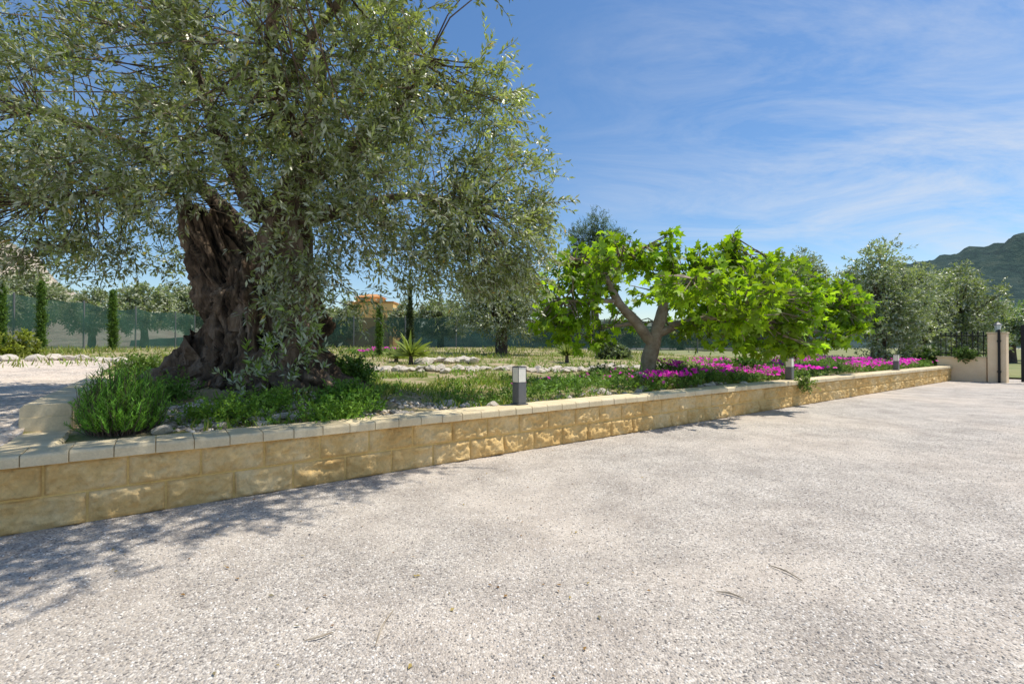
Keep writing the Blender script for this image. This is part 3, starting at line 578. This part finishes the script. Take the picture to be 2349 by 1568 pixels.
def iceplant(label, regs, nfl, fs=(.055, .08), thr=.09):
    Ps = []
    for k, t0, t1, n0, n1 in regs: Ps.append(scatter(k, t0, t1, n0, n1)[2])
    P = np.vstack(Ps)+np.array([0, 0, .03]); hgt = .07+.14*np.clip(pn(P, 1.6)+.5, 0, 1)
    t = thing('ice_plant', label, 'flowers', P.mean(0)); t['kind'] = 'stuff'
    P_, D_, c_, tw = foliage(P+np.stack([0*hgt, 0*hgt, hgt*.5], 1), P-np.array([0, 0, .4]), 5, 7, .1, .6, .5, .1, .05, (.16, .28, .055), .3, .35)
    o = leafobj('foliage', M['leaf'], t, P_, D_, c_, .055, WIDE*np.array([1, .6, 1]), .7); o['kind'] = 'stuff'
    f = rg.choice(len(P), nfl); Q = P[f]+rg.normal(size=(nfl, 3))*np.array([.09, .09, .015])+np.stack([0*hgt[f], 0*hgt[f], hgt[f]+.075], 1)
    w = pn(Q, 1.0)+.5*pn(Q, 4.0) > thr; Q = Q[w]; D = rg.normal(size=Q.shape); D[:, 2] *= .5; D = nrm(D); up = np.array([.35, -.5, .75])+rg.normal(size=Q.shape)*.35
    V, Fc = leafgeo(Q, D, rg.uniform(fs[0], fs[1], len(Q)), STAR, 0, up)
    c = np.repeat(np.array((.88, .035, .62))*(1+.12*rg.uniform(-1, 1, (len(Q), 1))), 14, 0)
    o = npmesh('blossoms', V, Fc, M['flower'], t, c); o['kind'] = 'stuff'
iceplant('magenta flowering carpet spilling along the far end of the wall', [(1000, 11.2, 21.6, .30, 2.0), (400, 12, 21.6, 2, 3.8)], 5600)
iceplant('magenta flowering patch beside the fig trunk', [(420, 8.3, 11.2, .36, 1.6), (60, 7.2, 8.3, .4, 1.0)], 1700, (.05, .075), 0)
iceplant('few scattered magenta flowers near the nearest bollard', [(60, 4.3, 5.6, .4, .9), (90, 5.8, 7.4, .5, 1.6)], 60, (.05, .07), -.1)
iceplant('small distant pink flower patch in front of the ochre house', [(160, 6.2, 8.6, 12.2, 13.5)], 260, (.07, .11), -.1)

# ---------------------------------------------------------------- rocks
rv = []
for i in range(7):
    bm = bmesh.new(); bmesh.ops.create_icosphere(bm, subdivisions=3, radius=1)
    for v in bm.verts:
        q = v.co.copy(); v.co *= 1+.35*noise.noise(q*1.1+Vector((i*7, 0, 0)))+.14*noise.noise(q*2.8+Vector((i*3, 2, 0)))
        for ax in (Vector((1, .3, .2)), Vector((-.4, 1, .5)), Vector((.1, -.6, 1))):
            ax = ax.normalized(); h = v.co.dot(ax)
            if abs(h) > .78: v.co -= ax*(h-math.copysign(.78, h))
        v.co.z *= .65
    me = bpy.data.meshes.new('rock'); bm.to_mesh(me); bm.free(); me.materials.append(M['rock']); rv.append(me)
def rock(t, n, s, label, group, z=None):
    o = bpy.data.objects.new('rock', random.choice(rv)); COL.objects.link(o); p = P2(t, n); zz = float(H(t, n)) if z is None else z
    o.location = (p[0], p[1], zz+s*.3); o.rotation_euler = (random.uniform(-.3, .3), random.uniform(-.3, .3), random.uniform(0, 6.3)); o.scale = (s*random.uniform(.8, 1.3), s*random.uniform(.8, 1.2), s*random.uniform(.7, 1.1))
    setp(o, label, 'rock', group)
def row(pts, n, s0, s1, label, group, sp=.12):
    pts = np.array(pts, float); L = np.concatenate([[0], np.cumsum(np.linalg.norm(np.diff(pts, axis=0), axis=1))])
    for i in range(n):
        s = L[-1]*(i+random.uniform(.1, .9))/n; rock(np.interp(s, L, pts[:, 0])+random.gauss(0, sp*.5), np.interp(s, L, pts[:, 1])+random.gauss(0, sp), random.uniform(s0, s1), label, group)
row(BR, 90, .08, .16, 'pale limestone rock in the rough border row behind the grass', 'limestone rocks of the border row')
row([(6.5, 8.2), (8.2, 7.6)], 18, .12, .22, 'pale rock in the heap behind the border row', 'rocks in the heap')
row([(-13, 12.7), (-8, 12.6), (-4, 12.4), (-.5, 11.5), (.4, 9.5), (.6, 7)], 80, .10, .2, 'pale rock edging the left gravel path', 'rocks edging the gravel path')
row([(.9, .8), (1.5, 1.0), (2.2, .75), (3, .55)], 60, .03, .08, 'small stone in the pebbly bed below the olive', 'small stones below the olive', .25)
row([(3.2, .6), (5, .6), (7, .6), (9, .6)], 46, .03, .08, 'stone lying in the grass just behind the coping', 'stones behind the coping', .18)
row([(7.3, 1.2), (8.0, 1.3)], 5, .10, .16, 'flat pale boulder near the fig trunk foot', 'boulders near the fig foot', .2)
# pebbles
def pebbles(name, label, P, s0, s1, cat='pebbles', tint=(1, 1, 1)):
    n = len(P)
    k = 6; a = np.arange(k)*2*math.pi/k
    B = np.concatenate([np.stack([np.cos(a), np.sin(a), 0*a-.1], 1), np.stack([.75*np.cos(a+.3), .75*np.sin(a+.3), 0*a+.45], 1), [[0, 0, .62]]])
    B = B[None]*(1+.18*rg.normal(size=(n, 13, 1))); s = rg.uniform(s0, s1, (n, 1)); ro_ = rg.random(n)*6.28; sx = rg.uniform(.7, 1.3, (n, 1))
    x = B[:, :, 0]*s*sx; y = B[:, :, 1]*s/sx; c, s2 = np.cos(ro_)[:, None], np.sin(ro_)[:, None]
    V = np.stack([x*c-y*s2+P[:, 0:1], x*s2+y*c+P[:, 1:2], B[:, :, 2]*s+P[:, 2:3]], -1).reshape(-1, 3)
    q = [[j, (j+1) % k, k+(j+1) % k, k+j] for j in range(k)]+[[k, k+1, k+2, 12], [k+2, k+3, k+4, 12], [k+4, k+5, k, 12]]
    Fc = (np.arange(n)[:, None, None]*13+np.array(q)[None]).reshape(-1, 4)
    pal = np.array([(.22, .205, .195), (.37, .345, .325), (.51, .46, .41), (.59, .55, .51), (.73, .70, .665), (.43, .40, .375), (.51, .455, .395)])
    col = pal[rg.integers(0, 7, n)]*rg.uniform(.85, 1.1, (n, 1))*np.array(tint)
    setp(npmesh(name, V, Fc, M['pebble'], None, np.repeat(col, 13, 0), True), label, cat, kind='stuff')
Y_ = 1.35+(rg.random(60000)**1.25)*6.0; X_ = rg.uniform(-1.12, 1.12, len(Y_))*Y_; tt = (np.stack([X_, Y_], 1)-A)@nn; k = tt < -.04
pebbles('loose_gravel', 'loose rounded gravel stones on the driveway surface', np.stack([X_[k], Y_[k], 0*X_[k]], 1), .003, .0062, 'gravel')
t, q, P = scatter(2400, .7, 3.6, .3, 1.5); P = P[pn(P, 1.8) > -.1]
pebbles('bed_pebbles', 'pale pebbles covering the soil of the raised bed', P+np.array([0, 0, .012]), .008, .028, 'pebbles', (1.15, 1.08, .97))
# twigs and dry leaves on the gravel
def twig(label, pts):
    P = [np.array([(u-CX)/FPX*(CH*FPX/(v-HV)), CH*FPX/(v-HV), .006+(.006 if i % 2 else 0)]) for i, (u, v) in enumerate(pts)]
    mb = MB(); ctube(mb, P, [.002, .0045, .0015], 6, sides=6, rough=.3); setp(mb.build('twig', M['twig']), label, 'twig', 'twigs on the gravel')
twig('long dry twig lying on the gravel at bottom centre', [(862, 1480), (880, 1435), (903, 1398)])
twig('thin dark twig on the gravel right of centre', [(1762, 1296), (1800, 1312), (1838, 1332)])
twig('short curved twig on the gravel left of the thin dark twig', [(1640, 1356), (1670, 1362), (1705, 1372)])
twig('pale curved twig on the gravel at lower left of the long twig', [(700, 1468), (735, 1462), (768, 1448)])
n = 170; Y_ = 1.6+rg.random(n)*5; X_ = rg.uniform(-1.1, .3, n)*Y_; k = (np.stack([X_, Y_], 1)-A)@nn < -.05; P = np.stack([X_, Y_, 0*X_+.008], 1)[k]
D = rg.normal(size=P.shape); D[:, 2] = .05; D = nrm(D)
pal = np.array([(.30, .17, .06), (.22, .12, .06), (.40, .30, .10), (.28, .24, .16)])
setp(leafobj('fallen_leaves', M['leaf'], None, P, D, pal[rg.integers(0, 4, len(P))], .024, WIDE, .2), 'dry brown olive leaves fallen on the gravel', 'leaves', kind='stuff')

# ---------------------------------------------------------------- fences
def meshfence(label, pts, hgt, step, sag):
    f = thing('mesh_fence', label, 'fence', (pts[0][0], pts[0][1], ground(*pts[0]))); V = []; pts = np.array(pts, float)
    L = np.concatenate([[0], np.cumsum(np.linalg.norm(np.diff(pts, axis=0), axis=1))]); n = int(L[-1]/.35); top = []
    for i in range(n+1):
        s = L[-1]*i/n; x = np.interp(s, L, pts[:, 0]); y = np.interp(s, L, pts[:, 1]); g = ground(x, y)
        ph = (s % step)/step; zt = g+hgt-sag*4*ph*(1-ph)*(.6+.4*math.sin(s*.7)); w = .04*math.sin(s*2.3)
        V += [(x, y, g+.02), (x+w, y+w, g+hgt*.5), (x, y, zt)]
    npmesh('mesh_screen', V, [(i*3+j, (i+1)*3+j, (i+1)*3+j+1, i*3+j+1) for i in range(n) for j in range(2)], M['mesh'], f, None, True)
    s = 0
    while s <= L[-1]:
        x = np.interp(s, L, pts[:, 0]); y = np.interp(s, L, pts[:, 1]); g = ground(x, y)
        MB().tube([(x, y-.06, g-.1), (x, y-.06, g+hgt+.06)], [.035, .035], 8).build('fence_post', M['grey'], f); s += step
meshfence('green mesh screen fence along the left boundary', [(-17.2, 11), (-18.3, 27.6)], 1.95, 3.0, .22)
meshfence('green mesh screen fence across the back of the garden', [(-18.3, 27.7), (-5, 28.6), (8, 29.5), (18, 31)], 1.85, 3.0, .08)
lw = MB(); lw.box((-16, 35, 1.5), (14, .4, 1.3), (1, 0)); setp(lw.build('rubble_wall', M['brickdark'], None, .03), 'reddish rubble stone wall seen through the back fence', 'wall')
# house
hs = thing('house', 'ochre house behind the back fence', 'house', (-12.2, 43, .9))
MB().box((-12.0, 42.5, 2.8), (3.9, 4, 4.0), (1, 0)).build('wall', M['orange'], hs, .02)
MB().box((-12.0, 42.5, 4.85), (4.05, 4.2, .12), (1, 0)).build('parapet', M['terra'], hs, .02)
MB().box((-12.8, 43.6, 5.2), (2.2, 1.6, .6), (1, 0)).build('upper_wall', M['orange'], hs, .02)
V = [(-14.05, 42.6, 5.5), (-11.55, 42.6, 5.5), (-11.55, 44.6, 5.5), (-14.05, 44.6, 5.5), (-13.3, 43.6, 5.85), (-12.3, 43.6, 5.85)]
MB().add(V, [(0, 1, 5, 4), (1, 2, 5), (2, 3, 4, 5), (3, 0, 4), (3, 2, 1, 0)]).build('roof', M['terra'], hs)
dr = MB(); av = [(-12.4, 40.47, .95), (-10.5, 40.47, .95)]+[(-11.45+.95*math.cos(a), 40.47, 2.1+.7*math.sin(a)) for a in np.linspace(0, math.pi, 12)]
dr.add(av, [tuple(range(len(av)))]).build('archway', M['brickdark'], hs)
MB().box((-13.3, 40.47, 3.4), (.5, .05, .8), (1, 0)).build('window', M['cap'], hs)

# ---------------------------------------------------------------- gate end
E = TEND+.02
ew = thing('entrance_wall', 'low cream rendered wall joining the block wall to the pillar', 'wall', TN(E, -.4, 0))
MB().tbox(E, E+.22, -.86, .34, -.05, .76).build('wall', M['cream'], ew, .01)
MB().tbox(E-.03, E+.25, -.86, .37, .762, .80).build('wall_cap', M['coping'], ew, .008)
rl = thing('iron_railing', 'black iron railing with pointed bars on the low cream wall', 'railing', TN(E+.1, -.4, .8))
for z in (.90, 1.46): MB().tbox(E+.095, E+.125, -.85, .3, z, z+.03).build('rail', M['iron'], rl)
n_ = -.78
while n_ < .32:
    p = TN(E+.11, n_, 0); b_ = MB().tube([(p[0], p[1], .80), (p[0], p[1], 1.52)], [.012, .012], 6).build('bar', M['iron'], rl)
    f_ = MB().tube([(p[0], p[1], 1.515), (p[0], p[1], 1.55), (p[0], p[1], 1.63)], [.012, .026, .002], 6).build('finial', M['iron'], b_); f_.location = (0, 0, 0)
    n_ += .13
pc = TN(E+.15, -1.1, 0); pl = thing('gate_pillar', 'cream square gate pillar at the end of the low wall', 'pillar', pc)
MB().box((pc[0], pc[1], .74), (.42, .42, 1.58), d).build('shaft', M['cream'], pl, .012)
MB().box((pc[0], pc[1], 1.558), (.46, .46, .05), d).build('cap', M['coping'], pl, .008)
ln_ = thing('lantern', 'small green grey lantern on top of the cream pillar', 'lantern', (pc[0], pc[1], 1.585)); x, y = pc[:2]
MB().tube([(x, y, 1.584), (x, y, 1.60), (x, y, 1.64)], [.07, .07, .03], 10).build('base', M['grey'], ln_)
MB().tube([(x, y, 1.64), (x, y, 1.80)], [.06, .09], 6).build('glass', M['glass'], ln_)
MB().tube([(x, y, 1.80), (x, y, 1.82), (x, y, 1.88), (x, y, 1.92)], [.12, .11, .04, .01], 6).build('roof', M['grey'], ln_)
gp = TN(E-.1, -1.16, 0); g_ = thing('gate_post', 'slim black iron post fixed to the face of the pillar', 'post', gp)
MB().box((gp[0], gp[1], .83), (.06, .06, 1.66), d).build('post', M['iron'], g_, .004)
for z in (.35, 1.3): MB().box((gp[0], gp[1], z), (.08, .09, .05), d).build('hinge', M['iron'], g_, .004)
gt = thing('iron_gate', 'black iron gate leaf cut by the right edge of the photo', 'gate', TN(E, -1.62, 0))
def gbox(name, n0, n1, z0, z1, w=.045): MB().tbox(E-w/2, E+w/2, n0, n1, z0, z1).build(name, M['iron'], gt, .003)
gbox('stile', -1.70, -1.62, .05, 1.78, .06); gbox('stile', -3.3, -3.22, .05, 1.78, .06)
for z in (.1, .85, 1.55): gbox('rail', -3.22, -1.70, z, z+.05)
for i in range(11): gbox('bar', -1.85-.125*i, -1.83-.125*i, .15, 1.68, .02)

# ---------------------------------------------------------------- light, sky, camera
sh = .40*d-.18*nn; sv = Vector((sh[0], sh[1], 1.0)).normalized()
sun = bpy.data.lights.new('sun', 'SUN'); sun.energy = 5.0; sun.angle = math.radians(.5); sun.color = (1, .93, .80)
so = bpy.data.objects.new('sun', sun); COL.objects.link(so); so.rotation_euler = sv.to_track_quat('Z', 'Y').to_euler()
w = bpy.data.worlds.new('World'); scene.world = w; w.use_nodes = True; nt = w.node_tree
bg = nt.nodes['Background']; sky = nd(nt, 'ShaderNodeTexSky', sky_type='NISHITA'); sky.sun_disc = False
sky.sun_elevation = math.asin(sv.z); sky.sun_rotation = math.atan2(sv.x, sv.y); sky.air_density = 1.0; sky.dust_density = .5; sky.ozone_density = 2.2
tc = nd(nt, 'ShaderNodeTexCoord'); sx = nd(nt, 'ShaderNodeSeparateXYZ'); nt.links.new(tc.outputs['Generated'], sx.inputs[0])
def mth(op, a, b_):
    m = nd(nt, 'ShaderNodeMath', operation=op)
    for s_i, v_ in zip(m.inputs, (a, b_)):
        if hasattr(v_, 'is_linked'): nt.links.new(v_, s_i)
        else: s_i.default_value = v_
    return m.outputs[0]
zz = mth('ADD', mth('MAXIMUM', sx.outputs[2], 0.0), .22); cb = nd(nt, 'ShaderNodeCombineXYZ')
nt.links.new(mth('DIVIDE', sx.outputs[0], zz), cb.inputs[0]); nt.links.new(mth('DIVIDE', sx.outputs[1], zz), cb.inputs[1])
mp = nd(nt, 'ShaderNodeMapping'); mp.inputs['Rotation'].default_value = (0, 0, .75); mp.inputs['Scale'].default_value = (.75, 1.6, 1); mp.inputs['Location'].default_value = (3.1, 1.4, 0); nt.links.new(cb.outputs[0], mp.inputs[0])
n1 = nd(nt, 'ShaderNodeTexNoise', Scale=1.3, Detail=7.0, Roughness=.68, Distortion=1.2); nt.links.new(mp.outputs[0], n1.inputs['Vector'])
n2 = nd(nt, 'ShaderNodeTexNoise', Scale=.55, Detail=1.0); nt.links.new(cb.outputs[0], n2.inputs['Vector'])
f1 = ramp(nt, n1.outputs['Fac'], [(.40, (0, 0, 0)), (.74, (1, 1, 1))]); f2 = ramp(nt, n2.outputs['Fac'], [(.35, (.3, .3, .3)), (.6, (1, 1, 1))])
fx = ramp(nt, sx.outputs[0], [(0.05, (.12, .12, .12)), (.6, (1, 1, 1))])
f = mth('MULTIPLY', mth('MULTIPLY', f1, f2), fx)
f = mth('MULTIPLY', f, .95)
hs_ = nd(nt, 'ShaderNodeHueSaturation', Saturation=1.2); nt.links.new(sky.outputs[0], hs_.inputs['Color'])
c = mix(nt, f, hs_.outputs[0], (5.2, 5.4, 5.7))
nt.links.new(c, bg.inputs[0]); bg.inputs[1].default_value = .15
cam = bpy.data.cameras.new('camera'); co = bpy.data.objects.new('camera', cam); COL.objects.link(co)
cam.sensor_width = 36; cam.lens = 36*FPX/2349; cam.clip_end = 3000; cam.clip_start = .05
co.location = (0, 0, CH); co.rotation_euler = (math.radians(90)+math.atan(9/FPX), 0, 0); scene.camera = co
scene.view_settings.view_transform = 'Standard'; scene.view_settings.look = 'None'; scene.view_settings.exposure = 0
